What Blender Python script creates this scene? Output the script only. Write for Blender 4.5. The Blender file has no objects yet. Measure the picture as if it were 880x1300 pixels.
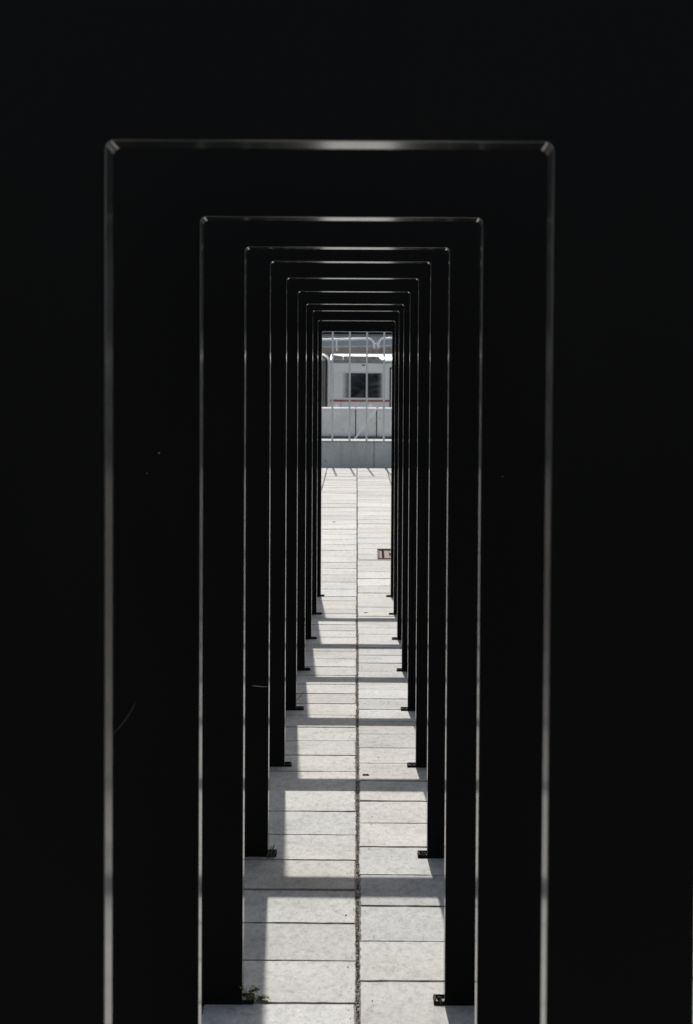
import bpy, math, random
from mathutils import Matrix, Vector, Euler
random.seed(11)
R = random.random
def U(a, b): return a + (b - a) * random.random()

scene = bpy.context.scene
COL = scene.collection

# ------------------------------------------------------------------ camera
F = 3000.0                      # focal length in pixels of the 880x1300 photograph
W = 0.55                        # clear width of a frame (m)
US = W / 945.0                  # metres per (pixel * bay)
S = US * F                      # bay spacing (m)
CAMZ = 1.42
YAW, PITCH, ROLL = math.atan(19 / F), math.atan(120 / F), 0.0052
CM = Matrix.Rotation(YAW, 3, 'Z') @ Matrix.Rotation(math.pi / 2 - PITCH, 3, 'X') @ Matrix.Rotation(ROLL, 3, 'Z')
cam_d = bpy.data.cameras.new('camera')
cam = bpy.data.objects.new('camera', cam_d); COL.objects.link(cam)
cam.matrix_world = Matrix.Translation((0, 0, CAMZ)) @ CM.to_4x4()
cam_d.sensor_fit = 'VERTICAL'; cam_d.sensor_height = 36; cam_d.sensor_width = 24.4
cam_d.lens = 36 * F / 1300
cam_d.clip_start = 0.1; cam_d.clip_end = 3000
cam_d.dof.use_dof = True; cam_d.dof.focus_distance = 10.0; cam_d.dof.aperture_fstop = 12.8
cam_d.dof.aperture_blades = 0
scene.camera = cam

def at(px, py, Y):
    """world point at distance Y (m along the row) seen at photo pixel px, py"""
    d = CM @ Vector(((px - 440) / F, -(py - 650) / F, -1.0))
    return Vector((0, 0, CAMZ)) + d * (Y / d.y)

# ------------------------------------------------------------------ materials
def new_mat(name):
    m = bpy.data.materials.new(name); m.use_nodes = True
    return m, m.node_tree, m.node_tree.nodes['Principled BSDF']
def noise(nt, scale, detail=4, rough=.6, vec=None, dist=0):
    n = nt.nodes.new('ShaderNodeTexNoise'); n.inputs['Scale'].default_value = scale
    n.inputs['Detail'].default_value = detail; n.inputs['Roughness'].default_value = rough
    n.inputs['Distortion'].default_value = dist
    if vec: nt.links.new(vec, n.inputs['Vector'])
    return n.outputs[0]
def ramp(nt, fac, stops):
    r = nt.nodes.new('ShaderNodeValToRGB'); e = r.color_ramp.elements
    while len(e) > 1: e.remove(e[0])
    e[0].position, e[0].color = stops[0][0], (*stops[0][1], 1)
    for p, c in stops[1:]:
        k = e.new(p); k.color = (*c, 1)
    nt.links.new(fac, r.inputs[0]); return r.outputs[0]
def mixc(nt, a, b, fac, mode='MIX'):
    m = nt.nodes.new('ShaderNodeMix'); m.data_type = 'RGBA'; m.blend_type = mode
    for v, k in ((fac, 0), (a, 6), (b, 7)):
        if hasattr(v, 'node'): nt.links.new(v, m.inputs[k])
        else: m.inputs[k].default_value = v if k == 0 else (*v, 1)
    return m.outputs[2]
def bump(nt, h, bsdf, strength=.3, dist=.002):
    b = nt.nodes.new('ShaderNodeBump'); b.inputs['Strength'].default_value = strength
    b.inputs['Distance'].default_value = dist
    nt.links.new(h, b.inputs['Height']); nt.links.new(b.outputs[0], bsdf.inputs['Normal'])
def objco(nt):
    t = nt.nodes.new('ShaderNodeTexCoord'); return t.outputs['Object']
def mapping(nt, vec, sc):
    m = nt.nodes.new('ShaderNodeMapping'); m.inputs['Scale'].default_value = sc
    nt.links.new(vec, m.inputs['Vector']); return m.outputs[0]
def simple(name, col, rough=.5, metal=0, var=.12, scale=8, bmp=0, ior=1.45):
    m, nt, b = new_mat(name)
    c = noise(nt, scale, 5, .6, objco(nt))
    b.inputs['Roughness'].default_value = rough; b.inputs['Metallic'].default_value = metal
    b.inputs['IOR'].default_value = ior
    lo = tuple(max(0, v * (1 - var)) for v in col); hi = tuple(min(1, v * (1 + var)) for v in col)
    nt.links.new(ramp(nt, c, [(.3, lo), (.7, hi)]), b.inputs['Base Color'])
    if bmp: bump(nt, c, b, bmp, .004)
    return m

# black powder coat
m, nt, b = new_mat('black_powder_coat')
oc = objco(nt)
b.inputs['IOR'].default_value = 1.16
n1 = noise(nt, 1.6, 6, .65, mapping(nt, oc, (1, 1, .35)), .4)
b_r = nt.nodes.new('ShaderNodeMapRange'); nt.links.new(n1, b_r.inputs[0])
b_r.inputs[1].default_value = .3; b_r.inputs[2].default_value = .7
b_r.inputs[3].default_value = .27; b_r.inputs[4].default_value = .37
nt.links.new(b_r.outputs[0], b.inputs['Roughness'])
vo = nt.nodes.new('ShaderNodeTexVoronoi'); vo.inputs['Scale'].default_value = 9
nt.links.new(oc, vo.inputs['Vector'])
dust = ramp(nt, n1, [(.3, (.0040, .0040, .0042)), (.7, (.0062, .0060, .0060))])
spk = ramp(nt, vo.outputs['Distance'], [(.0, (1, 1, 1)), (.018, (1, 1, 1)), (.03, (0, 0, 0))])
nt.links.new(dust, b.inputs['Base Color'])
bump(nt, noise(nt, 900, 2, .5, oc), b, .03, .0002)
M_BLACK = m
M_REVEAL = simple('satin_black_edge_paint', (.012, .012, .0125), .15, 0, .3, 12, 0, 3.6)
M_PLATE = simple('dark_painted_steel', (.012, .011, .010), .7, 0, .5, 60, .3, 1.15)
M_BARE = simple('bare_scratched_metal', (.32, .32, .31), .45, .6, .2, 200)

# paving slabs
m, nt, b = new_mat('concrete_paving_slab')
oc = objco(nt)
att = nt.nodes.new('ShaderNodeAttribute'); att.attribute_name = 'tone'
fine = noise(nt, 190, 4, .75, oc)
mid = noise(nt, 40, 5, .65, mapping(nt, oc, (1, .42, 1)))
big = noise(nt, 3.1, 5, .6, oc, .3)
streak = noise(nt, 95, 3, .7, mapping(nt, oc, (1, .4, 1)))
c = ramp(nt, fine, [(.28, (.19, .185, .17)), (.42, (.365, .36, .34)), (.60, (.43, .425, .405)), (.78, (.54, .535, .51))])
c = mixc(nt, c, ramp(nt, mid, [(.3, (.45, .445, .43)), (.48, (.93, .93, .925)), (.72, (1.18, 1.175, 1.15))]), .6, 'MULTIPLY')
c = mixc(nt, c, ramp(nt, big, [(.32, (.72, .715, .70)), (.5, (.98, .98, .975)), (.66, (1.1, 1.1, 1.1))]), .75, 'MULTIPLY')
c = mixc(nt, c, ramp(nt, streak, [(.3, (.40, .395, .38)), (.46, (.95, .95, .945)), (.7, (1.14, 1.14, 1.13))]), .5, 'MULTIPLY')
c = mixc(nt, c, att.outputs['Color'], 1.0, 'MULTIPLY')
vo = nt.nodes.new('ShaderNodeTexVoronoi'); vo.inputs['Scale'].default_value = 55
nt.links.new(oc, vo.inputs['Vector'])
pit = ramp(nt, vo.outputs['Distance'], [(.0, (1, 1, 1)), (.10, (1, 1, 1)), (.16, (0, 0, 0))])
msk = ramp(nt, noise(nt, 17, 2, .5, oc), [(.5, (0, 0, 0)), (.62, (.7, .7, .7))])
c = mixc(nt, c, (.17, .16, .145), mixc(nt, pit, msk, 1.0, 'MULTIPLY'))
nt.links.new(c, b.inputs['Base Color'])
b.inputs['Roughness'].default_value = .72
bump(nt, mixc(nt, fine, mid, .5), b, .3, .0014)
M_SLAB = m
M_JOINT = simple('dark_joint_sand', (.07, .06, .048), .95, 0, .5, 90, .6)
M_EARTH = simple('grey_gravel_ground', (.40, .39, .37), .95, 0, .25, 5, .4)
m, nt, b = new_mat('joint_pebbles')
att = nt.nodes.new('ShaderNodeAttribute'); att.attribute_name = 'tone'
nt.links.new(att.outputs['Color'], b.inputs['Base Color']); b.inputs['Roughness'].default_value = .8
M_PEB = m

# concrete walls
def concrete(name, base, stain=.5):
    m, nt, b = new_mat(name)
    oc = objco(nt)
    a1 = noise(nt, 1.3, 6, .62, oc, .5)
    a2 = noise(nt, 45, 4, .7, oc)
    a3 = noise(nt, 3.4, 4, .6, mapping(nt, oc, (1.6, 1, .3)))
    k = tuple(base)
    c = ramp(nt, a1, [(.3, tuple(v * .8 for v in k)), (.7, tuple(v * 1.1 for v in k))])
    c = mixc(nt, c, ramp(nt, a2, [(.3, (.68, .68, .68)), (.6, (1.05, 1.05, 1.05))]), .7, 'MULTIPLY')
    a4 = noise(nt, 9, 3, .5, oc)
    c = mixc(nt, c, ramp(nt, a4, [(.27, (.45, .44, .42)), (.36, (1, 1, 1))]), .7, 'MULTIPLY')
    c = mixc(nt, c, ramp(nt, a3, [(.32, (.6, .57, .52)), (.5, (1, 1, 1))]), stain, 'MULTIPLY')
    nt.links.new(c, b.inputs['Base Color']); b.inputs['Roughness'].default_value = .85
    bump(nt, a2, b, .3, .003)
    return m
M_WALL = concrete('cast_concrete', (.74, .75, .73), .6)
M_COPE = concrete('pale_concrete_coping', (.55, .55, .53), .2)
M_BARRIER = concrete('pale_concrete_barrier', (.88, .88, .85), .35)
M_FASCIA = concrete('brown_grey_concrete', (.32, .29, .265), 1.0)
M_GALV = simple('galvanised_steel', (.66, .68, .69), .5, .1, .15, 20)
M_TUBE = simple('bright_painted_tube', (.88, .89, .90), .4, 0, .04, 12)
M_DULL = simple('dull_grey_steel', (.5, .51, .52), .7, 0, .15, 20, 0, 1.2)
M_TRAIN = simple('silver_grey_train_paint', (.58, .595, .59), .42, 0, .05, 2.5)
M_TRAIN2 = simple('bluish_grey_train_paint', (.60, .625, .64), .42, 0, .05, 2.5)
M_ROOF = simple('white_train_roof', (.85, .86, .86), .35, 0, .05, 2)
M_EQUIP = simple('weathered_roof_equipment', (.21, .215, .21), .6, 0, .4, 6)
M_RED = simple('red_stripe_paint', (.25, .036, .05), .4, 0, .12, 6)
M_DARK = simple('black_rubber', (.006, .006, .007), .8, 0, .3, 8, 0, 1.05)
M_BELL = simple('dark_grey_bellows', (.14, .14, .145), .6, 0, .25, 14)
M_LAMP = simple('clear_lamp_lens', (.75, .76, .74), .2, 0, .05, 9)
M_RUST = simple('rusty_brown_steel', (.18, .125, .095), .85, 0, .5, 40, .5, 1.15)
M_RUSTP = simple('pale_pinkish_cement', (.22, .175, .155), .85, 0, .55, 50, .5)
M_GREEN = simple('weed_leaf', (.085, .17, .02), .5, 0, .4, 120)
M_STEM = simple('weed_stem', (.11, .10, .05), .6, 0, .3, 120)
M_STRAW = simple('dry_grass', (.17, .16, .10), .7, 0, .3, 120)
M_FACADE = simple('blue_grey_render', (.66, .68, .69), .8, 0, .1, 1.5)
M_SILL = simple('light_grey_sill', (.42, .43, .44), .6, 0, .1, 3)
M_GRASS = simple('dark_grass_blade', (.05, .06, .032), .6, 0, .4, 120)
M_LEAF = simple('dead_leaf', (.07, .05, .03), .8, 0, .4, 80)
M_FGLASS = simple('dark_facade_glass', (.02, .025, .038), .3, 0, .2, 2, 0, 1.15)
# train glass with a shading fade painted into its colour left and right
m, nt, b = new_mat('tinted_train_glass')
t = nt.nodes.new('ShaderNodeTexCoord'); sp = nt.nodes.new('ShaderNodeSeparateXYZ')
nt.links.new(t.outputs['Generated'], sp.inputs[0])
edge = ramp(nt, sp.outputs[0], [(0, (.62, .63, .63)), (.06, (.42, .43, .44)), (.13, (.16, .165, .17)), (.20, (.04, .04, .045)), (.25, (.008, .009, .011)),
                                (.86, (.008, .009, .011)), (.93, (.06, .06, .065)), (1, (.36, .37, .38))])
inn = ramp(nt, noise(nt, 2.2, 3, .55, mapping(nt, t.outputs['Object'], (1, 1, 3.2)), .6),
           [(.42, (0, 0, 0)), (.58, (.025, .03, .04)), (.7, (.075, .06, .065))])  # dim interior shapes and reflection streaks, painted as noise in the colour
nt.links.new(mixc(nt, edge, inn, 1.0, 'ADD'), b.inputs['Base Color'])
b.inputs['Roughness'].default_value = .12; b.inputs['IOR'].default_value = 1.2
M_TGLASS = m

# ------------------------------------------------------------------ mesh helpers
class MB:
    def __init__(s): s.v = []; s.f = []; s.m = []; s.tone = None
    def quadbox(s, x0, x1, y0, y1, z0, z1, c=0.0, mi=0):
        """box, optionally with chamfered vertical/horizontal edges (c)"""
        if c <= 0:
            b = len(s.v)
            s.v += [(x, y, z) for z in (z0, z1) for y in (y0, y1) for x in (x0, x1)]
            for q in ((0, 2, 3, 1), (4, 5, 7, 6), (0, 1, 5, 4), (2, 6, 7, 3), (0, 4, 6, 2), (1, 3, 7, 5)):
                s.f.append(tuple(b + i for i in q)); s.m.append(mi)
            return s
        c = min(c, (x1 - x0) * .45, (y1 - y0) * .45, (z1 - z0) * .45)
        rings = []
        for (z, k) in ((z0, 1), (z0 + c, 0), (z1 - c, 0), (z1, 1)):
            i = c if k else 0
            X0, X1, Y0, Y1 = x0 + i, x1 - i, y0 + i, y1 - i
            rings.append([(X0 + c, Y0, z), (X1 - c, Y0, z), (X1, Y0 + c, z), (X1, Y1 - c, z), (X1 - c, Y1, z), (X0 + c, Y1, z), (X0, Y1 - c, z), (X0, Y0 + c, z)])
        s.loft(rings, mi=mi); return s
    def loft(s, rings, closed=True, caps=True, mi=0):
        b = len(s.v); n = len(rings[0])
        for r in rings: s.v += [tuple(p) for p in r]
        for k in range(len(rings) - 1):
            for i in range(n if closed else n - 1):
                j = (i + 1) % n
                s.f.append((b + k * n + i, b + k * n + j, b + (k + 1) * n + j, b + (k + 1) * n + i)); s.m.append(mi)
        if caps:
            s.f.append(tuple(b + i for i in reversed(range(n)))); s.m.append(mi)
            s.f.append(tuple(b + (len(rings) - 1) * n + i for i in range(n))); s.m.append(mi)
        return s
    def tube(s, pts, r, n=10, mi=0):
        pts = [Vector(p) for p in pts]; rings = []
        for i, p in enumerate(pts):
            d = (pts[min(i + 1, len(pts) - 1)] - pts[max(i - 1, 0)]).normalized()
            a = Vector((0, 1, 0)) if abs(d.y) < .9 else Vector((1, 0, 0))
            u = d.cross(a).normalized(); w = d.cross(u)
            rr = r[i] if isinstance(r, (list, tuple)) else r
            rings.append([p + u * (rr * math.cos(2 * math.pi * k / n)) + w * (rr * math.sin(2 * math.pi * k / n)) for k in range(n)])
        return s.loft(rings, mi=mi)
    def extr(s, poly, x0, x1, mi=0):
        """polygon in (y,z) extruded along x"""
        return s.loft([[(x0, y, z) for y, z in poly], [(x1, y, z) for y, z in poly]], mi=mi)
    def build(s, name, mats, parent=None, smooth=False, loc=None):
        me = bpy.data.meshes.new(name)
        v = s.v
        if loc is not None: v = [(a - loc[0], b_ - loc[1], c - loc[2]) for a, b_, c in v]
        me.from_pydata(v, [], s.f)
        if not isinstance(mats, (list, tuple)): mats = [mats]
        for mm in mats: me.materials.append(mm)
        me.polygons.foreach_set('material_index', s.m)
        if smooth:
            me.polygons.foreach_set('use_smooth', [True] * len(s.f))
            me.set_sharp_from_angle(angle=math.radians(35))
        me.validate(); me.update()
        o = bpy.data.objects.new(name, me); COL.objects.link(o)
        if loc is not None: o.location = loc
        if parent: o.parent = parent
        return o
def recalc(o):
    import bmesh
    bm = bmesh.new(); bm.from_mesh(o.data); bmesh.ops.recalc_face_normals(bm, faces=bm.faces); bm.to_mesh(o.data); bm.free(); return o
def tag(o, label=None, cat=None, group=None, kind=None):
    if label: o['label'] = label
    if cat: o['category'] = cat
    if group: o['group'] = group
    if kind: o['kind'] = kind
    return o
def empty(name, loc=(0, 0, 0)):
    o = bpy.data.objects.new(name, None); o.location = loc; o.empty_display_size = .1; COL.objects.link(o); return o
def part(mb, name, mat, root, smooth=False):
    """child mesh given in world coordinates under a root standing at root.location"""
    L = root.location
    base = root
    while base.parent: base = base.parent; L = L + base.location
    o = mb.build(name, mat, None, smooth, None)
    for v in o.data.vertices: v.co -= L
    o.parent = root
    recalc(o)
    return o

# ------------------------------------------------------------------ terrain profile from the feet of the frames
ZN = lambda n: S * (1.65 + n + (.022 if n == 0 else 0))
feet_y = {2: 1276, 3: 1088.5, 4: 974, 5: 902, 6: 852, 7: 812, 8: 780.5, 9: 758}
prof = [(ZN(n), at(452, y, ZN(n)).z) for n, y in feet_y.items()]
zC, zD = prof[0][1], prof[1][1]
prof = [(ZN(-1.65), zC - .17), (ZN(0), zC - .125), (ZN(1), zC - .07)] + prof
for bay, y in ((12.65, 691.0), (15.0, 635.3), (17.2, 612.0), (19.3, 594.2)):
    prof.append((S * bay, at(452, y, S * bay).z))
ZCREST = prof[-1][1]
prof.append((S * 19.52, ZCREST + .004))
prof = [(-60, prof[0][1] - .2), (-6, prof[0][1] - .02)] + prof
def gz(Y):
    if Y <= prof[0][0]: return prof[0][1]
    for (a, za), (b_, zb) in zip(prof, prof[1:]):
        if Y <= b_: return za + (zb - za) * (Y - a) / (b_ - a)
    return prof[-1][1]
YW = S * 19.50                  # face of the low wall
def ground_at(px, py):
    a, b_ = 2.0, YW
    for _ in range(50):
        mY = (a + b_) / 2; p = at(px, py, mY)
        if p.z > gz(mY): a = mY
        else: b_ = mY
    return at(px, py, (a + b_) / 2)

# ------------------------------------------------------------------ ground
mb = MB()
ys = sorted({-60, -30, -12, -6, -3, *[Y for Y, _ in prof if Y > -6], *[i * 2.0 for i in range(17)]})
ys = [y for y in ys if y <= YW - .01] + [YW + .02]
for (a, b_) in zip(ys, ys[1:]):
    k = len(mb.v)
    for Y in (a, b_): mb.v += [(-200, Y, gz(Y) - .016), (200, Y, gz(Y) - .016)]
    mb.f.append((k, k + 1, k + 3, k + 2)); mb.m.append(0)
o = mb.build('ground', M_JOINT); tag(o, kind='structure')
ZLOW = ZCREST - 1.6
mb = MB(); mb.v = [(-900, YW + .2, ZLOW), (900, YW + .2, ZLOW), (900, 2400, ZLOW), (-900, 2400, ZLOW),
                   (-900, -600, prof[0][1] - .1), (900, -600, prof[0][1] - .1), (900, -60, prof[0][1] - .02), (-900, -60, prof[0][1] - .02)]
mb.f = [(0, 1, 2, 3), (4, 5, 6, 7)]; mb.m = [0, 0]
o = mb.build('terrain', M_EARTH); tag(o, kind='structure')

# slabs ----------------------------------------------------------
CW, RH = 730 * US, .2415 * S          # column width, row height
def seam(Y): return -7.0 * (Y / S - 3.0) * US
mb = MB(); tones = []
def fargap(x, y):
    # the wide middle joint narrows towards the far end
    k = max(0, min(1, (y - 9) / 14)) * .0023
    return -k if 0 < x < .03 else (k if -.03 < x < 0 else 0)
def slab(x0, x1, y0, y1, n, tone, dz, tx, ty):
    """x relative to the seam line; irregular outline, worn edge"""
    xc, yc = (x0 + x1) / 2, (y0 + y1) / 2
    def P(x, y, z):
        x = x + (fargap(x, y) if n > 0 else 0)
        return (x + seam(y), y, gz(y) + z + dz + tx * (x - xc) + ty * (y - yc))
    c = random.choice([.003, .0045, .0065])
    def outline(ins, j):
        out = []
        cs = [(x0, y0), (x1, y0), (x1, y1), (x0, y1)]
        for k in range(4):
            (ax, ay), (bx, by) = cs[k], cs[(k + 1) % 4]
            for i in range(n):
                f = i / n
                x, y = ax + (bx - ax) * f, ay + (by - ay) * f
                out.append((x, y))
        if j is not None: out = [(x + j[i][0], y + j[i][1]) for i, (x, y) in enumerate(out)]
        return [(x + (ins if x < xc - .3 * (x1 - x0) and (x - x0) < .02 else 0) - (ins if (x1 - x) < .02 else 0),
                 y + (ins if (y - y0) < .02 else 0) - (ins if (y1 - y) < .02 else 0)) for x, y in out]
    amp = .0011 if n > 1 else 0
    jj = [(random.gauss(0, amp), random.gauss(0, amp)) for _ in range(4 * n)]
    jc = [(random.gauss(0, amp * .8), random.gauss(0, amp * .8)) for _ in range(4 * n)]
    r0 = [P(x, y, -.02) for x, y in outline(0, jj)]
    r1 = [P(x, y, -c) for x, y in outline(0, jj)]
    r2 = [P(x, y, 0) for x, y in outline(c, [(a + p, b_ + q) for (a, b_), (p, q) in zip(jj, jc)])]
    b0 = len(mb.f)
    k = len(mb.v); N = 4 * n
    mb.v += r0 + r1 + r2
    for r in (0, 1):
        for i in range(N):
            j = (i + 1) % N
            mb.f.append((k + r * N + i, k + r * N + j, k + (r + 1) * N + j, k + (r + 1) * N + i)); mb.m.append(0)
    mb.f.append(tuple(k + 2 * N + i for i in range(N))); mb.m.append(0)
    dirty = (tone[0] * .60, tone[1] * .56, tone[2] * .50, 1)      # soil caught on the worn edges
    tones.extend([dirty] * (len(mb.f) - b0 - 1) + [tone])
ncol = 20
for ci in range(-ncol, ncol):
    xa, xb = ci * CW, (ci + 1) * CW
    if ci == -1: ph = 3.66 * S
    elif ci == 0: ph = 3.783 * S
    else: ph = (3.66 + (.12 if ci % 2 == 0 else 0) + U(-.03, .03)) * S
    k0 = int((-3 - ph) / RH)
    gl = .0045 if ci == 0 else .003; gr = .0045 if ci == -1 else .003
    Y = ph + k0 * RH
    while Y < YW - .06:
        Y1 = min(Y + RH, YW - .035)
        if Y > S * 11: Y1 = min(Y + RH * U(.93, 1.07), YW - .035)
        g1 = random.choice([.003, .004, .0065, .010]) * (1 if Y < 16 else 1.25); g2 = random.choice([.002, .003, .0045])
        near = ci in (-1, 0) and 3 < Y < 26
        t = random.gauss(.89, .10); w = random.gauss(.008, .018)
        t = max(.72, min(1.10, t))
        slab(xa + gl, xb - gr, Y + g1, Y1 - g2, 14 if near else (4 if abs(ci) < 4 else 1), (t + w, t, t - w * 1.3, 1),
             random.gauss(0, .0007), random.gauss(0, .002), random.gauss(0, .0016))
        Y = Y1
        if YW - Y < .1: break
o = mb.build('pavement', M_SLAB)
ca = o.data.color_attributes.new('tone', 'FLOAT_COLOR', 'CORNER')
buf = []
for p, t in zip(o.data.polygons, tones): buf += list(t) * p.loop_total
ca.data.foreach_set('color', buf)
tag(o, kind='structure')

# pebbles in the wide middle joint --------------------------------
mb = MB(); tones = []
PHI = (1 + 5 ** .5) / 2
ICO = [Vector(v).normalized() for v in ((-1, PHI, 0), (1, PHI, 0), (-1, -PHI, 0), (1, -PHI, 0), (0, -1, PHI), (0, 1, PHI), (0, -1, -PHI), (0, 1, -PHI), (PHI, 0, -1), (PHI, 0, 1), (-PHI, 0, -1), (-PHI, 0, 1))]
ICF = [(0, 11, 5), (0, 5, 1), (0, 1, 7), (0, 7, 10), (0, 10, 11), (1, 5, 9), (5, 11, 4), (11, 10, 2), (10, 7, 6), (7, 1, 8), (3, 9, 4), (3, 4, 2), (3, 2, 6), (3, 6, 8), (3, 8, 9), (4, 9, 5), (2, 4, 11), (6, 2, 10), (8, 6, 7), (9, 8, 1)]
pal = [(.16, .13, .09), (.12, .10, .075), (.30, .26, .21), (.42, .36, .30), (.20, .18, .15), (.36, .35, .33), (.50, .44, .38), (.09, .08, .07), (.24, .20, .13), (.06, .055, .045)]
def pebble(x, y, z, r):
    k = len(mb.v); e = Euler((U(0, 6), U(0, 6), U(0, 6))).to_matrix(); sc = Vector((r * U(.7, 1.2), r * U(.7, 1.4), r * U(.5, .9)))
    t = (*random.choice(pal), 1)
    for v in ICO:
        q = e @ v; q = Vector((q.x * sc.x, q.y * sc.y, q.z * sc.z)) * U(.85, 1.12)
        mb.v.append((x + q.x, y + q.y, z + q.z))
    for f in ICF: mb.f.append(tuple(k + i for i in f)); mb.m.append(0); tones.append(t)
Y = 3.0
while Y < 24:
    dens = .5 + .5 * math.sin(Y * 2.3) * math.sin(Y * .77 + 1)
    Y += U(.002, .0075 + .006 * dens)
    r = U(.0022, .0046)
    pebble(seam(Y) + U(-.0036, .0036), Y, gz(Y) - .009 + U(0, .006), r)
for _ in range(260):                                   # loose grit strewn beside the joint
    Y = U(4.5, 18); pebble(seam(Y) + random.gauss(0, .03), Y, gz(Y) + .001, U(.0012, .0028))
for _ in range(90):
    Y = U(5, 22); pebble(U(-.35, .35), Y, gz(Y) + .001, U(.001, .003))
o = mb.build('joint_gravel', M_PEB)
ca = o.data.color_attributes.new('tone', 'FLOAT_COLOR', 'CORNER')
buf = []
for p, t in zip(o.data.polygons, tones): buf += list(t) * p.loop_total
ca.data.foreach_set('color', buf)
tag(o, 'small tan and dark pebbles filling the wide middle joint of the paving', 'gravel', kind='stuff')

# ------------------------------------------------------------------ the frames
LWL, LWR, BH, T, CH, RF = .372 * W, .334 * W, .335 * W, .084, .0016, .0115
inner_top = {0: 179.5, 1: 276, 2: 314, 3: 332, 4: 353, 5: 370, 6: 386, 7: 394.5, 8: 407, 9: 421}
XC = -71.7 * US
labels = [
 'nearest black steel frame, out of focus, filling the edges of the photograph',
 'second black steel frame from the camera, its legs running out of the bottom edge',
 'third black steel frame from the camera, with a green weed at its left foot',
 'fourth black steel frame, with grass blades and a short pale scratch at its left leg',
 'fifth black steel frame counted from the camera',
 'sixth black steel frame counted from the camera',
 'seventh black steel frame counted from the camera',
 'third black steel frame from the far end of the row',
 'second black steel frame from the far end of the row',
 'farthest black steel frame, the smallest, closing the row before the open sunlit paving']
def section(I, O, Y0, nr=None):
    """chamfered rectangular section between inner point I and outer point O (x,z)"""
    d = Vector((O[0] - I[0], O[1] - I[1])); d.normalize(); c = CH
    e = Vector(nr) if nr else d
    def p(q, s_, y):
        g = e if q is I else d
        return (q[0] + g.x * s_, y, q[1] + g.y * s_)
    Y1 = Y0 + T; k = c * .45
    return [p(I, c, Y0), p(I, k, Y0 + k), p(I, 0, Y0 + c), p(I, 0, Y1 - c), p(I, c, Y1), p(O, -c, Y1), p(O, 0, Y1 - c), p(O, 0, Y0 + c), p(O, -c, Y0)]
frames = []
for n in range(10):
    Y0 = ZN(n); zg = gz(Y0 + .05); zt = at(452, inner_top[n], Y0).z
    xl, xr = XC - W / 2, XC + W / 2
    L = (XC, Y0 + T / 2, zg)
    root = empty('steel_frame', L)
    tag(root, labels[n], 'frame', 'black steel frames standing in one straight row')
    zc = zt - .06
    for sx, xi in ((-1, xl), (1, xr)):
        xo = xi + sx * (LWL if sx < 0 else LWR)
        p = MB(); p.loft([section((xi, z), (xo, z), Y0) for z in (zg - .012, zg + .6, zg + 1.3, zc)])
        p.m = [1 if f[0] % 9 in (1, 2) and len(f) == 4 else 0 for f in p.f]
        part(p, 'post', [M_BLACK, M_REVEAL], root, True)
    rings = [section((xl, zc), (xl - LWL, zc), Y0), section((xl, zt - RF - .004), (xl - LWL, zt - RF - .004), Y0)]
    ot = zt + BH; rr = [section((xl, zc), (xl - LWR, zc), Y0), section((xl, zt - RF - .004), (xl - LWR, zt - RF - .004), Y0)]
    for k in range(15):
        a = math.pi - k * (math.pi / 2) / 14
        I = (xl + RF + RF * math.cos(a), zt - RF + RF * math.sin(a))
        f = k / 14
        def outer(LW): return (xl - LW, zt - RF + (ot - zt + RF) * f * 2) if f < .5 else (xl - LW + (LW + RF) * (f - .5) * 2, ot)
        nr = (math.cos(a), math.sin(a))
        rings.append(section(I, outer(LWL), Y0, nr)); rr.append(section(I, outer(LWR), Y0, nr))
    rings.append(section((xl + RF + .004, zt), (xl + RF + .004, ot), Y0)); rr.append(section((xl + RF + .004, zt), (xl + RF + .004, ot), Y0))
    rr = [[(2 * XC - x, y, z) for x, y, z in q] for q in rr[::-1]]
    p = MB(); p.loft(rings + rr)
    p.m = [1 if f[0] % 9 in (1, 2) and len(f) == 4 else 0 for f in p.f]
    part(p, 'lintel', [M_BLACK, M_REVEAL], root, True)
    # base plates: open steel flange with a bolt, standing out from the inner side of each leg
    for sx, xi in ((1, xl), (-1, xr)):
        wd = U(.026, .036) if n != 0 else .03
        za = zg; e = .007; hh = .008
        def bx(q, xa, xb, ya, yb, z0, z1, c=.0015):
            xa, xb = xi + sx * xa, xi + sx * xb
            q.quadbox(min(xa, xb), max(xa, xb), ya, yb, z0, z1, c)
        p = MB()
        bx(p, -.05, wd, Y0 + .002, Y0 + .002 + e, za - .006, za + hh)
        bx(p, -.05, wd, Y0 + T - .012, Y0 + T - .004, za - .006, za + hh + .002)
        bx(p, wd - e, wd + .001, Y0 + .009, Y0 + T - .012, za - .006, za + hh + .001)
        if n % 3 != 2: bx(p, .002, wd * .5, Y0 + .03, Y0 + .07, za - .006, za + hh - .002)
        if n > 3: bx(p, .001, wd - .006, Y0 + .011, Y0 + T - .013, za - .006, za + hh - .003)
        bp = part(p, 'base_plate', M_PLATE, root)
        p = MB(); xm = xi + sx * (wd * .45); ym = Y0 + T * .55
        p.tube([(xm, ym, za + .002), (xm, ym, za + .0105)], .0065, 6)
        o = part(p, 'bolt', M_PLATE, root); o.parent = bp
    frames.append(root)
# scratches and chips on individual frames
def scratch(fr, pts, n, w=.0009):
    Y0 = ZN(n); p = MB()
    q = [at(x, y, Y0) for x, y in pts]
    p.tube([(v.x, Y0 - .0004, v.z) for v in q], [w * .3] + [w] * (len(q) - 2) + [w * .3], 6)
    part(p, 'scratch', M_BARE, fr)
scratch(frames[3], [(320, 870.3), (325, 870.8), (332, 871.6), (340, 872)], 3, .0016)
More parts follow.
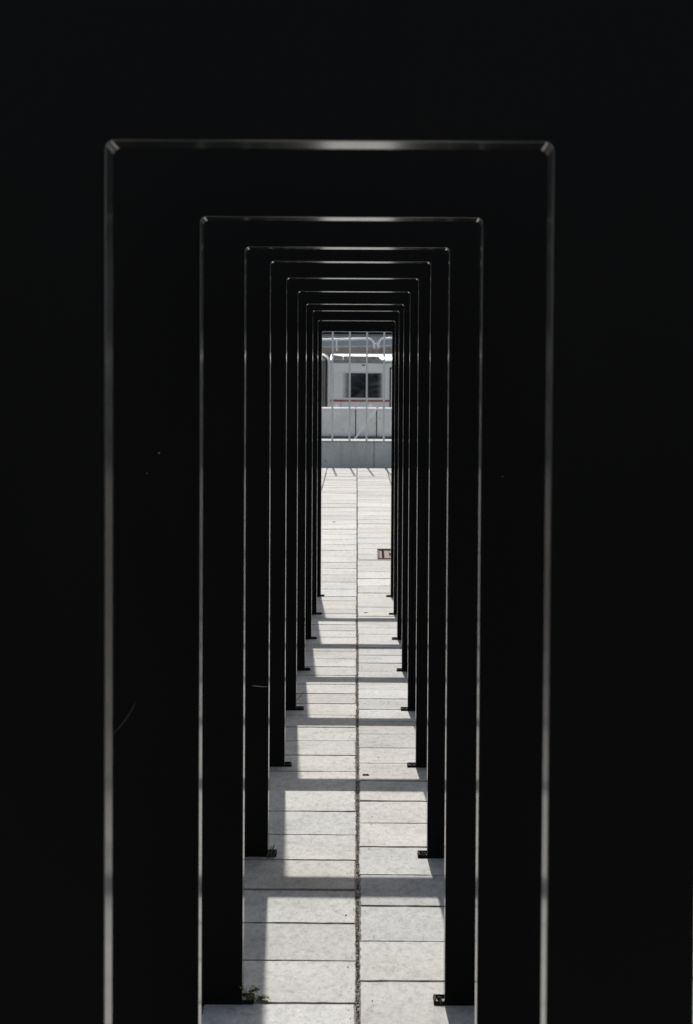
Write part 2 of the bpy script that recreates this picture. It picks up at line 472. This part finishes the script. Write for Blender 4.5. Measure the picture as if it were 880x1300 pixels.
# curved hairline mark on the second frame, and dried paint specks
def speck(fr, px, py, n, r):
    Y0 = ZN(n); q = at(px, py, Y0); p = MB()
    p.loft([[(q.x + r * k * math.cos(a * .628), Y0 - h, q.z + r * k * math.sin(a * .628)) for a in range(10)] for k, h in ((1, -.001), (.9, .0005), (.4, .001))])
    part(p, 'paint_chip', M_BARE, fr)
M_DIM = simple('faint_scuff', (.035, .034, .032), .5, 0, .3, 90)
p = MB(); q = [at(x, y, ZN(1)) for x, y in ((144, 931), (153, 922), (162, 910), (169, 898), (172, 892))]
p.tube([(v.x, ZN(1) - .0004, v.z) for v in q], [.0005, .0012, .0013, .0011, .0004], 6); part(p, 'scratch', M_DIM, frames[1])
speck(frames[1], 202, 575, 1, .0016); speck(frames[1], 187, 601, 1, .0011); speck(frames[1], 638, 605, 1, .0009)

# ------------------------------------------------------------------ weeds and litter
def leaf(p, base, d, ln, wd, droop):
    """bent leaf with a rib: two rows of quads with thickness from the fold"""
    d = Vector(d).normalized(); side = d.cross(Vector((0, 0, 1))).normalized()
    k = len(p.v); N = 5
    for i in range(N + 1):
        f = i / N; c = Vector(base) + d * (ln * f) + Vector((0, 0, -droop * f * f))
        w = wd * math.sin(math.pi * min(1, .12 + f * .88)) ** .8
        p.v += [tuple(c - side * w + Vector((0, 0, w * .35))), tuple(c), tuple(c + side * w + Vector((0, 0, w * .35)))]
    for i in range(N):
        for j in (0, 1):
            a = k + i * 3 + j
            p.f.append((a, a + 1, a + 4, a + 3)); p.m.append(0)
def weed(px, py, label, spread, nl, hgt, seed):
    random.seed(seed)
    g = ground_at(px, py); g.z = gz(g.y)
    root = empty('weed', g); tag(root, label, 'weed', 'weeds at the feet of the frames')
    st = MB(); lf = MB()
    for i in range(nl):
        a = U(-.9, .9) if i % 3 else U(0, 6.28)
        tip = g + Vector((math.cos(a) * spread * U(.3, 1), math.sin(a) * spread * .5 * U(.3, 1), hgt * U(.15, 1)))
        midp = (g + tip) / 2 + Vector((0, 0, hgt * .25))
        st.tube([g, midp, tip], [.0012, .001, .0006], 5)
        for k in range(3):
            b_ = a + U(-1.4, 1.4)
            leaf(lf, tip if k < 2 else midp, (math.cos(b_), math.sin(b_), U(-.1, .5)), U(.010, .016), U(.0045, .0068), U(0, .008))
    part(st, 'stem', M_STEM, root); o = part(lf, 'foliage', M_GREEN, root)
def grass(px, py, label, nb, hgt, mat, seed, lean=.3):
    random.seed(seed)
    g = ground_at(px, py); g.z = gz(g.y); p = MB()
    for i in range(nb):
        b0 = g + Vector((U(-.012, .012), U(-.012, .012), -.003)); a = U(-.8, 1.2); h = hgt * U(.35, 1)
        t_ = b0 + Vector((math.cos(a) * h * lean * U(.2, 1.3), math.sin(a) * h * lean, h))
        m_ = (b0 + t_) / 2 + Vector((-.1 * h * math.cos(a), 0, .08 * h))
        p.tube([b0, m_, t_], [.0019, .0015, .0004], 4)
    o = p.build('grass_tuft', mat, None, False, tuple(g)); tag(o, label, 'grass', 'weeds at the feet of the frames'); return o
weed(314, 1274, 'small green leafy weed growing at the left foot of the third frame', .026, 9, .05, 5)
weed(326, 1271, 'low creeping green sprig just right of the leafy weed at the third frame', .03, 7, .014, 8)
grass(343.5, 1089, 'dark grass blades standing at the left foot of the fourth frame', 11, .052, M_GRASS, 3, .32)
grass(536, 1087, 'tiny dry tuft at the right foot of the fourth frame', 12, .022, M_LEAF, 4, .7)
grass(557, 1276, 'tiny dry tuft at the right foot of the third frame', 14, .024, M_LEAF, 6, .7)
random.seed(77)
g0 = ground_at(377, 889); g1 = ground_at(386, 879); p = MB()
p.tube([(g0.x, g0.y, gz(g0.y) + .003), ((g0.x + g1.x) / 2 + .002, (g0.y + g1.y) / 2, gz(g0.y) + .006), (g1.x, g1.y, gz(g1.y) + .003)], [.0012, .0015, .0008], 6)
tag(p.build('twig', M_LEAF, None, False, tuple(g0)), 'thin curved twig on the shaded slab beside the sixth frame', 'twig')
for (px, py, lab) in ((464.5, 984.6, 'dark shrivelled leaf scrap in the shade strip right of the middle joint'),
                      (464.0, 778.5, 'small dark leaf scrap on bright paving near the far end of the row'),
                      (424.0, 663.0, 'tiny dark leaf scrap far off on the open sunlit paving')):
    g = ground_at(px, py); p = MB(); r = .012
    ring0 = [(g.x + r * 1.4 * math.cos(a * .9), g.y + r * U(.5, 1) * math.sin(a * .9), gz(g.y) + .001) for a in range(7)]
    ring1 = [(x * .6 + g.x * .4, y * .6 + g.y * .4, z + U(.003, .008)) for x, y, z in ring0]
    p.loft([ring0, ring1]); o = recalc(p.build('dead_leaf', M_LEAF, None, False, tuple(g))); tag(o, lab, 'leaf', 'scraps lying on the paving')

# rusty cover in the paving
a = ground_at(479.5, 710.2); b_ = ground_at(479.5, 699.3)
x0, y0, y1 = a.x, a.y, b_.y; wd = .30; zg = max(gz(y0), gz(y1))
root = empty('access_cover', (x0 + wd / 2, (y0 + y1) / 2, gz((y0 + y1) / 2)))
tag(root, 'rusty brown metal drain frame let into the bright paving, partly behind the right posts', 'drain cover')
def sl(p, xa, xb, ya, yb, h, c=.003, dn=.004):
    za, zb = gz(ya), gz(yb)
    k = len(p.v); p.quadbox(xa, xb, ya, yb, 0, h, c)
    for i in range(k, len(p.v)):
        x, y, z = p.v[i]; p.v[i] = (x, y, z + gz(y) - dn + .004)
D = y1 - y0
p = MB(); sl(p, x0, x0 + wd, y1 - .045, y1, .022); sl(p, x0, x0 + wd, y0, y0 + .04, .010)
sl(p, x0, x0 + .018, y0 + .04, y1 - .045, .013); sl(p, x0 + wd - .02, x0 + wd, y0 + .04, y1 - .045, .013)
part(p, 'cover_frame', M_RUST, root)
p = MB(); sl(p, x0 + .018, x0 + .040, y0 + .041, y1 - .046, .008); sl(p, x0 + .060, x0 + .105, y0 + .041, y1 - .046, .009); sl(p, x0 + .105, x0 + wd - .021, y0 + .041, y0 + D * .30, .009)
sl(p, x0 + .105, x0 + wd - .021, y0 + D * .62, y1 - .046, .009); part(p, 'cement_infill', M_RUSTP, root)
p = MB(); sl(p, x0 + .041, x0 + .059, y0 + .02, y1 - .046, .016, .001); sl(p, x0 + .108, x0 + wd - .024, y0 + D * .34, y0 + D * .58, .013, .001)
part(p, 'slot_dark', M_DARK, root)  # shade inside the open slots, painted as raised black bars

# ------------------------------------------------------------------ low wall and its railing
zb = at(452, 560.6, YW).z                     # top of the face
root = empty('boundary_wall', (0, YW, ZCREST)); tag(root, 'low grey concrete wall behind the paving, under the railing', 'wall')
xj = at(475, 575, YW).x; PL = 2.5
p = MB(); k = -6
while k < 6:
    p.quadbox(xj + k * PL + .008, xj + (k + 1) * PL - .008, YW, YW + .30, ZLOW - .1, zb, .012); k += 1
p.quadbox(xj - 6 * PL, xj + 6 * PL, YW + .03, YW + .27, ZLOW - .1, zb - .03)
part(p, 'wall_body', M_WALL, root)
zc2 = at(452, 557.6, YW + .3).z
p = MB(); k = -6
while k < 6:
    xa, xb = xj + k * PL + .003, xj + (k + 1) * PL - .003
    p.extr([(YW - .012, zb + .001), (YW + .33, zb + .001), (YW + .33, zc2), (YW + .27, zc2 + .004), (YW - .004, zb + .012), (YW - .012, zb + .009)], xa, xb); k += 1
part(p, 'coping', M_COPE, root)
YF = YW + .15; zfb = zb + .013; zft = ZCREST + 2.72
root = empty('railing', (0, YF, zfb)); tag(root, 'tall grey metal bar railing standing on the low concrete wall', 'railing')
sp_ = (at(487.5, 500, YF).x - at(422.2, 500, YF).x) / 3; xb0 = at(422.2, 500, YF).x
pp = MB(); pp.quadbox(-.013, .013, -.006, .006, 0, zft - zfb, .003)
first = None
for k in range(-24, 27):
    x = xb0 + k * sp_
    if first is None:
        first = pp.build('bar', M_GALV, root, False); recalc(first); o = first
    else:
        o = first.copy(); COL.objects.link(o); o.parent = root
    o.location = (x, 0, 0)
p = MB(); p.quadbox(xb0 - 24 * sp_, xb0 + 26 * sp_, YF - .02, YF + .02, zft, zft + .045, .004); part(p, 'top_rail', M_GALV, root)
for k in (-24.5, -12.5, 5.5, 15.5, 26.5):
    x = xb0 + k * sp_; p = MB(); p.quadbox(x - .03, x + .03, YF - .03, YF + .03, zfb - .01, zft + .06, .004); part(p, 'post', M_GALV, root)

# ------------------------------------------------------------------ concrete barrier in front of the train
YB = 52.0
z1 = at(452, 517.0, YB).z; zbb = at(452, 555.0, YB).z
root = empty('concrete_barrier', (0, YB, ZLOW)); tag(root, 'pale concrete barrier wall with round top in front of the train', 'barrier')
xq = at(451.6, 540, YB).x; x2 = at(478.2, 540, YB).x; stp = x2 - xq
edges = [xq + stp * k for k in (-36, -30, -24, -18, -12, -6, 0, 1, 7, 13, 19, 25, 31, 37)]
prf = []
rt = .14
for k in range(9):
    a = math.pi - k * math.pi / 8; prf.append((YB + rt + rt * math.cos(a), z1 - rt + rt * math.sin(a)))
prf = [(YB - .03, ZLOW - .1)] + prf + [(YB + 2 * rt + .05, ZLOW - .1)]
for xa, xb in zip(edges, edges[1:]):
    p = MB(); p.extr(prf, xa + .012, xb - .012); part(p, 'barrier_panel', M_BARRIER, root, True)
p = MB(); p.quadbox(edges[0], edges[-1], YB + .1, YB + .2, ZLOW - .1, z1 - .05); part(p, 'joint_filler', M_DARK, root)
p = MB(); p.quadbox(edges[0], edges[-1], YB - .16, YB - .04, zbb - .12, zbb + .02, .01); part(p, 'foot_shadow_strip', simple('shadow_strip_slate', (.06, .075, .095), .6, 0, .2, 5), root)  # dark strip added to draw the shadow line along the barrier foot
YC = 51.3
p = MB(); q0 = at(451.0, 556.5, YC); q1 = at(479.5, 517.5, YC); dd = q1 - q0
p.tube([q0 - dd * .45, q1 + dd * .02], .016, 8)
o = recalc(p.build('stay_rod', M_TUBE, None, True, tuple(q0))); tag(o, 'thin pale rod leaning at a slant before the pale concrete barrier', 'rod')

# ------------------------------------------------------------------ train
YT = 59.4
def X(px): return at(px, 490, YT).x
def Zt(py): return at(452, py, YT).z
root = empty('train', (X(452), YT, ZLOW)); tag(root, 'silver grey train with a red stripe and dark windows behind the barrier', 'train')
xcar = X(419.6); xend = xcar + 22.0
zside = Zt(458.5)
def body_profile():
    return [(YT, ZLOW + .9), (YT, zside), (YT + .05, zside + .05), (YT + .62, zside + .165), (YT + 1.40, zside + .215),
            (YT + 2.18, zside + .165), (YT + 2.75, zside + .05), (YT + 2.8, zside), (YT + 2.8, ZLOW + .9)]
p = MB(); p.extr(body_profile()[:2] + [(YT + 2.8, zside), (YT + 2.8, ZLOW + .9)], xcar, xend); body = part(p, 'body', M_TRAIN, root)
rp = body_profile()[1:-1]
p = MB(); p.extr([(y, z + .001) for y, z in rp], xcar, xend); part(p, 'roof', M_ROOF, root, True)
def windows(xa0, sgn=1):
    for k in range(7):
        xa = xa0 + k * 3.1 * sgn; wl = X(486.2) - X(434.0)
        xb = xa + wl
        if k in (2, 5): continue
        f = MB(); f.quadbox(xa - .03, xb + .03, YT - .006, YT + .0, Zt(505.8), Zt(472.8), .002)
        fo = part(f, 'window', M_TRAIN2, root)
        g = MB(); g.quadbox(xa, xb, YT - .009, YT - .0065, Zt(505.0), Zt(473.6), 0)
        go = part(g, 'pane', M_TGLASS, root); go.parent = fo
windows(X(433.5)); windows(X(433.5) - 6.3, -1)
# upper panel strip, red stripe, door
p = MB(); p.quadbox(X(420.5), X(486.8), YT - .012, YT, Zt(472.2), Zt(461.2), .004); part(p, 'upper_panel', M_TRAIN2, root)
p = MB(); p.quadbox(X(417), X(496.2), YT - .014, YT - .003, Zt(510.0), Zt(507.6), .002)
p.quadbox(X(496.2) + 1.34, xend, YT - .014, YT - .003, Zt(510.0), Zt(507.6), .002); part(p, 'red_stripe', M_RED, root)
p = MB(); p.quadbox(X(494.6), X(494.6) + 1.32, YT - .004, YT + .002, ZLOW + 1.0, Zt(466.2), .001); dr = part(p, 'door', M_DARK, root)
for dx in (0, .64):
    p = MB(); p.quadbox(X(496.4) + dx, X(496.4) + dx + .60, YT - .012, YT - .0045, ZLOW + 1.04, Zt(468), .003)
    o = part(p, 'door_leaf', M_TRAIN, root); o.parent = dr
p = MB(); p.quadbox(X(459.5), X(463.4), YT - .03, YT - .0125, Zt(464.4), Zt(463.0), .004); part(p, 'camera_housing', M_DARK, root)
p = MB(); p.quadbox(X(459.8), X(462.6), YT - .02, YT - .0125, Zt(469.0), Zt(466.4), .004); part(p, 'marker_plate', M_LAMP, root)
for cx in (427, 470.8):
    p = MB(); c = at(cx, 514.6, YT)
    p.tube([(c.x, YT - .02, c.z), (c.x, YT + .0, c.z)], .048, 14); part(p, 'marker_lamp', M_LAMP, root)
for cx in (433.2, 488.4):                                     # vertical panel joints
    p = MB(); p.quadbox(X(cx) - .004, X(cx) + .004, YT - .004, YT, Zt(520), Zt(461), 0); part(p, 'panel_joint', M_EQUIP, root)
p = MB(); p.quadbox(xcar, xend, YT - .02, YT, Zt(460.9), Zt(459.6), .004); part(p, 'gutter', M_EQUIP, root)
# roof equipment box with sloped right end
zt0, zt1 = Zt(459.4), Zt(452.2)
p = MB()
ye0, ye1 = YT + .04, YT + .9
xa, xb, xc_ = X(436), X(480.5), X(487.6)
poly = [(xa, zt0), (xc_, zt0), (xb, zt1), (xa, zt1 + .004)]
p.loft([[(x, ye0, z) for x, z in poly], [(x, ye1, z) for x, z in poly]])
poly = [(X(421.5), Zt(456.6)), (xa - .005, Zt(456.6)), (xa - .005, zt1), (X(421.5), Zt(450.3))]
p.loft([[(x, ye0 + .01, z) for x, z in poly], [(x, ye1, z) for x, z in poly]])
eq = part(p, 'roof_unit', M_EQUIP, root)
for xa_, xb_, zz_ in ((X(477), X(479.2), zt1 - .01), (X(441), X(442.2), zt1 - .01), (X(483), X(485), zt0 + .03)):
    p = MB(); p.quadbox(xa_, xb_, ye0 - .02, ye0 - .002, zt0, zz_, .003)
    o = part(p, 'strut', M_SILL, root); o.parent = eq
p = MB(); p.quadbox(X(423), X(428), ye0 - .01, ye0 + .3, zt0, zt0 + .05, .006); p.quadbox(X(431), X(436), ye0 - .01, ye0 + .3, zt0, zt0 + .04, .01)
o = part(p, 'vent', M_DARK, root); o.parent = eq
p = MB(); p.quadbox(X(420.6), X(487.4), YT - .008, YT + .06, Zt(459.5), Zt(456.8), .004); part(p, 'cant_rail', M_EQUIP, root)
# gangway at the left: rounded light ring, dark folded bellows inside, next coach beyond
def arch(xl_, xr_, zb_, zt_, r, y, n=8):
    pts = [(xr_, y, zb_)]
    for k in range(n + 1):
        a = k * math.pi / 2 / n; pts.append((xr_ - r + r * math.cos(a), y, zt_ - r * .8 + r * .8 * math.sin(a)))
    for k in range(n + 1):
        a = math.pi / 2 + k * math.pi / 2 / n; pts.append((xl_ + r + r * math.cos(a), y, zt_ - r * .8 + r * .8 * math.sin(a)))
    pts.append((xl_, y, zb_)); return pts
xr_ = X(418.4); xl_ = xr_ - 1.15
p = MB()
out = arch(xl_, xr_ + .02, ZLOW + 1, Zt(447.9), .30, YT - .02); inn_ = arch(xl_ + .045, xr_ - .03, ZLOW + 1, Zt(450.2), .28, YT - .14)
rings = []
for a, b2 in zip(out, inn_):
    rings.append([a, (a[0], a[1] + 2.9, a[2]), (b2[0], b2[1] + 2.9, b2[2]), b2])
p.loft(rings); part(p, 'gangway_ring', M_ROOF, root, True)
p = MB(); rings = []
N = 22
for k in range(N + 1):
    x = xl_ + .04 + (xr_ - .10 - xl_ - .04) * k / N; d = .025 if k % 2 else 0
    rings.append([(x, YT - .03 + d, ZLOW + 1), (x, YT - .03 + d, Zt(458) - d), (x, YT + .12, Zt(455.2) - d), (x, YT + 2.6, Zt(455.2) - d), (x, YT + 2.6, ZLOW + 1)])
p.loft(rings); part(p, 'gangway_bellows', M_BELL, root)
p = MB(); p.extr([(YT - .04, Zt(458.0)), (YT + .11, Zt(454.9)), (YT + .3, Zt(454.7)), (YT + .3, Zt(458.0))], xl_ + .06, xr_ - .11); part(p, 'bellows_glint', M_ROOF, root)  # white sloped slab added to give the glint on top of the bellows
xA, xB = xl_ - 22, xl_ - .02
p = MB(); p.extr(body_profile()[:2] + [(YT + 2.8, zside), (YT + 2.8, ZLOW + .9)], xA, xB); part(p, 'body', M_TRAIN, root)
p = MB(); p.extr([(y, z + .001) for y, z in rp], xA, xB); part(p, 'roof', M_ROOF, root, True)
p = MB(); p.quadbox(xA, xB, YT - .014, YT - .003, Zt(510.0), Zt(507.6), .002); part(p, 'red_stripe', M_RED, root)
for cx in (xA + 3, xA + 18, xcar + 4, xcar + 18):
    p = MB(); p.quadbox(cx - 1.4, cx + 1.4, YT + .3, YT + 2.5, ZLOW + .35, ZLOW + .9, .05)
    bo = part(p, 'bogie', M_EQUIP, root)
    for dx in (-.9, .9):
        p = MB(); p.tube([(cx + dx, YT + .55, ZLOW + .42), (cx + dx, YT + .7, ZLOW + .42)], .42, 20)
        o = part(p, 'wheel', M_DARK, root); o.parent = bo

# ------------------------------------------------------------------ raised deck with tube handrail, building behind
YD = 75.0
def XD(px): return at(px, 440, YD).x
def ZD(px, py): return at(px, py, YD).z
z_top = ZD(452, 441.2)
p = MB(); p.quadbox(-30, 30, YD, YD + 8, ZLOW - .1, z_top, .02)
o = recalc(p.build('retaining_wall', M_FASCIA, None, False, (0, YD, ZLOW))); tag(o, 'brown grey concrete retaining wall rising behind the train roof', 'wall')
root = empty('handrail', (XD(475), YD - .1, z_top - .1)); tag(root, 'bright steel tube handrail with two curved ends meeting above the train', 'handrail')
yh = YD - .10
def hp(px, py): q = at(px, py, yh); return (q.x, q.y, q.z)
def rail(side):
    p = MB()
    if side < 0:
        pts = [hp(409 - 260, 434.5), hp(409, 431.3), hp(440, 430.7), hp(467, 430.2), hp(470, 430.5), hp(472.3, 431.8), hp(473.9, 433.6), hp(474.8, 435.8), hp(475.1, 438.5), hp(475.1, 442.4)]
    else:
        pts = [hp(480.3, 442.4), hp(480.4, 438.5), hp(480.9, 435.6), hp(482.1, 432.8), hp(484, 430.8), hp(486.5, 429.7), hp(498, 429.5), hp(700, 427.6)]
    p.tube(pts, .035, 12); part(p, 'top_tube', M_TUBE, root, True)
rail(-1); rail(1)
p = MB(); p.tube([hp(149, 443), hp(409, 440.7), hp(700, 436.2)], .017, 10); part(p, 'lower_tube', M_DULL, root, True)
p = MB(); p.tube([hp(475.1, 436.3), hp(480.4, 436.3)], .014, 10); part(p, 'link', M_GALV, root, True)
for px in (307.5, 367.5, 427.5, 540, 600):
    p = MB(); p.tube([hp(px, 431.2), hp(px, 446)], .024, 10); part(p, 'post', M_TUBE, root, True)
YG = 92.0
def ZG(py): return at(452, py, YG).z
root = empty('office_building', (0, YG, ZLOW)); tag(root, 'blue grey building with a dark window band, farthest thing seen above the train', 'building')
p = MB(); zw0, zw1 = ZG(426.3), ZG(420.5 - 14)
p.quadbox(-26, 26, YG + .25, YG + 14, ZLOW - .1, z_top + 9, 0)
for (za, zb_) in ((z_top - .3, zw0), (zw1, zw1 + 2.2), (zw1 + 3.6, z_top + 9)):
    p.quadbox(-26, 26, YG, YG + .248, za, zb_, .01)
part(p, 'wall', M_FACADE, root)
for row in (0, 1):
    za = zw0 if row == 0 else zw1 + 2.2; zz = zw1 if row == 0 else zw1 + 3.6
    for k in range(13):
        xa = -26 + 4 * k
        f = MB(); f.quadbox(xa + .04, xa + 3.96, YG + .10, YG + .245, za + .003, zz - .003, 0); fo = part(f, 'window', M_FGLASS, root)
        f = MB(); f.quadbox(xa + .02, xa + 3.98, YG - .05, YG + .099, za + .001, za + .05, .004); o = part(f, 'sill', M_SILL, root); o.parent = fo

# ------------------------------------------------------------------ light
EL = math.atan(.998); AZ = math.atan(.034)
world = bpy.data.worlds.new('World'); scene.world = world; world.use_nodes = True
wn = world.node_tree; bg = wn.nodes['Background']
sky = wn.nodes.new('ShaderNodeTexSky'); sky.sky_type = 'NISHITA'; sky.sun_disc = False
sky.sun_elevation = EL; sky.sun_rotation = -AZ; sky.altitude = 200; sky.air_density = 1.0; sky.dust_density = 2.2; sky.ozone_density = 1.0
hs = wn.nodes.new('ShaderNodeHueSaturation'); hs.inputs['Saturation'].default_value = .5   # thin haze
wn.links.new(sky.outputs[0], hs.inputs['Color']); wn.links.new(hs.outputs[0], bg.inputs[0]); bg.inputs[1].default_value = .095
sd = bpy.data.lights.new('sun', 'SUN'); sd.energy = 3.9; sd.angle = math.radians(.53); sd.color = (1, .965, .915)
so = bpy.data.objects.new('sun', sd); COL.objects.link(so)
d = Vector((math.sin(AZ) * math.cos(EL), -math.cos(AZ) * math.cos(EL), -math.sin(EL)))
so.rotation_euler = d.to_track_quat('-Z', 'Y').to_euler()
vs = scene.view_settings; vs.view_transform = 'Standard'; vs.look = 'None'; vs.gamma = 1; vs.exposure = .15
scene.display_settings.display_device = 'sRGB'
scene.render.engine = 'CYCLES'
scene.cycles.max_bounces = 8; scene.cycles.glossy_bounces = 6
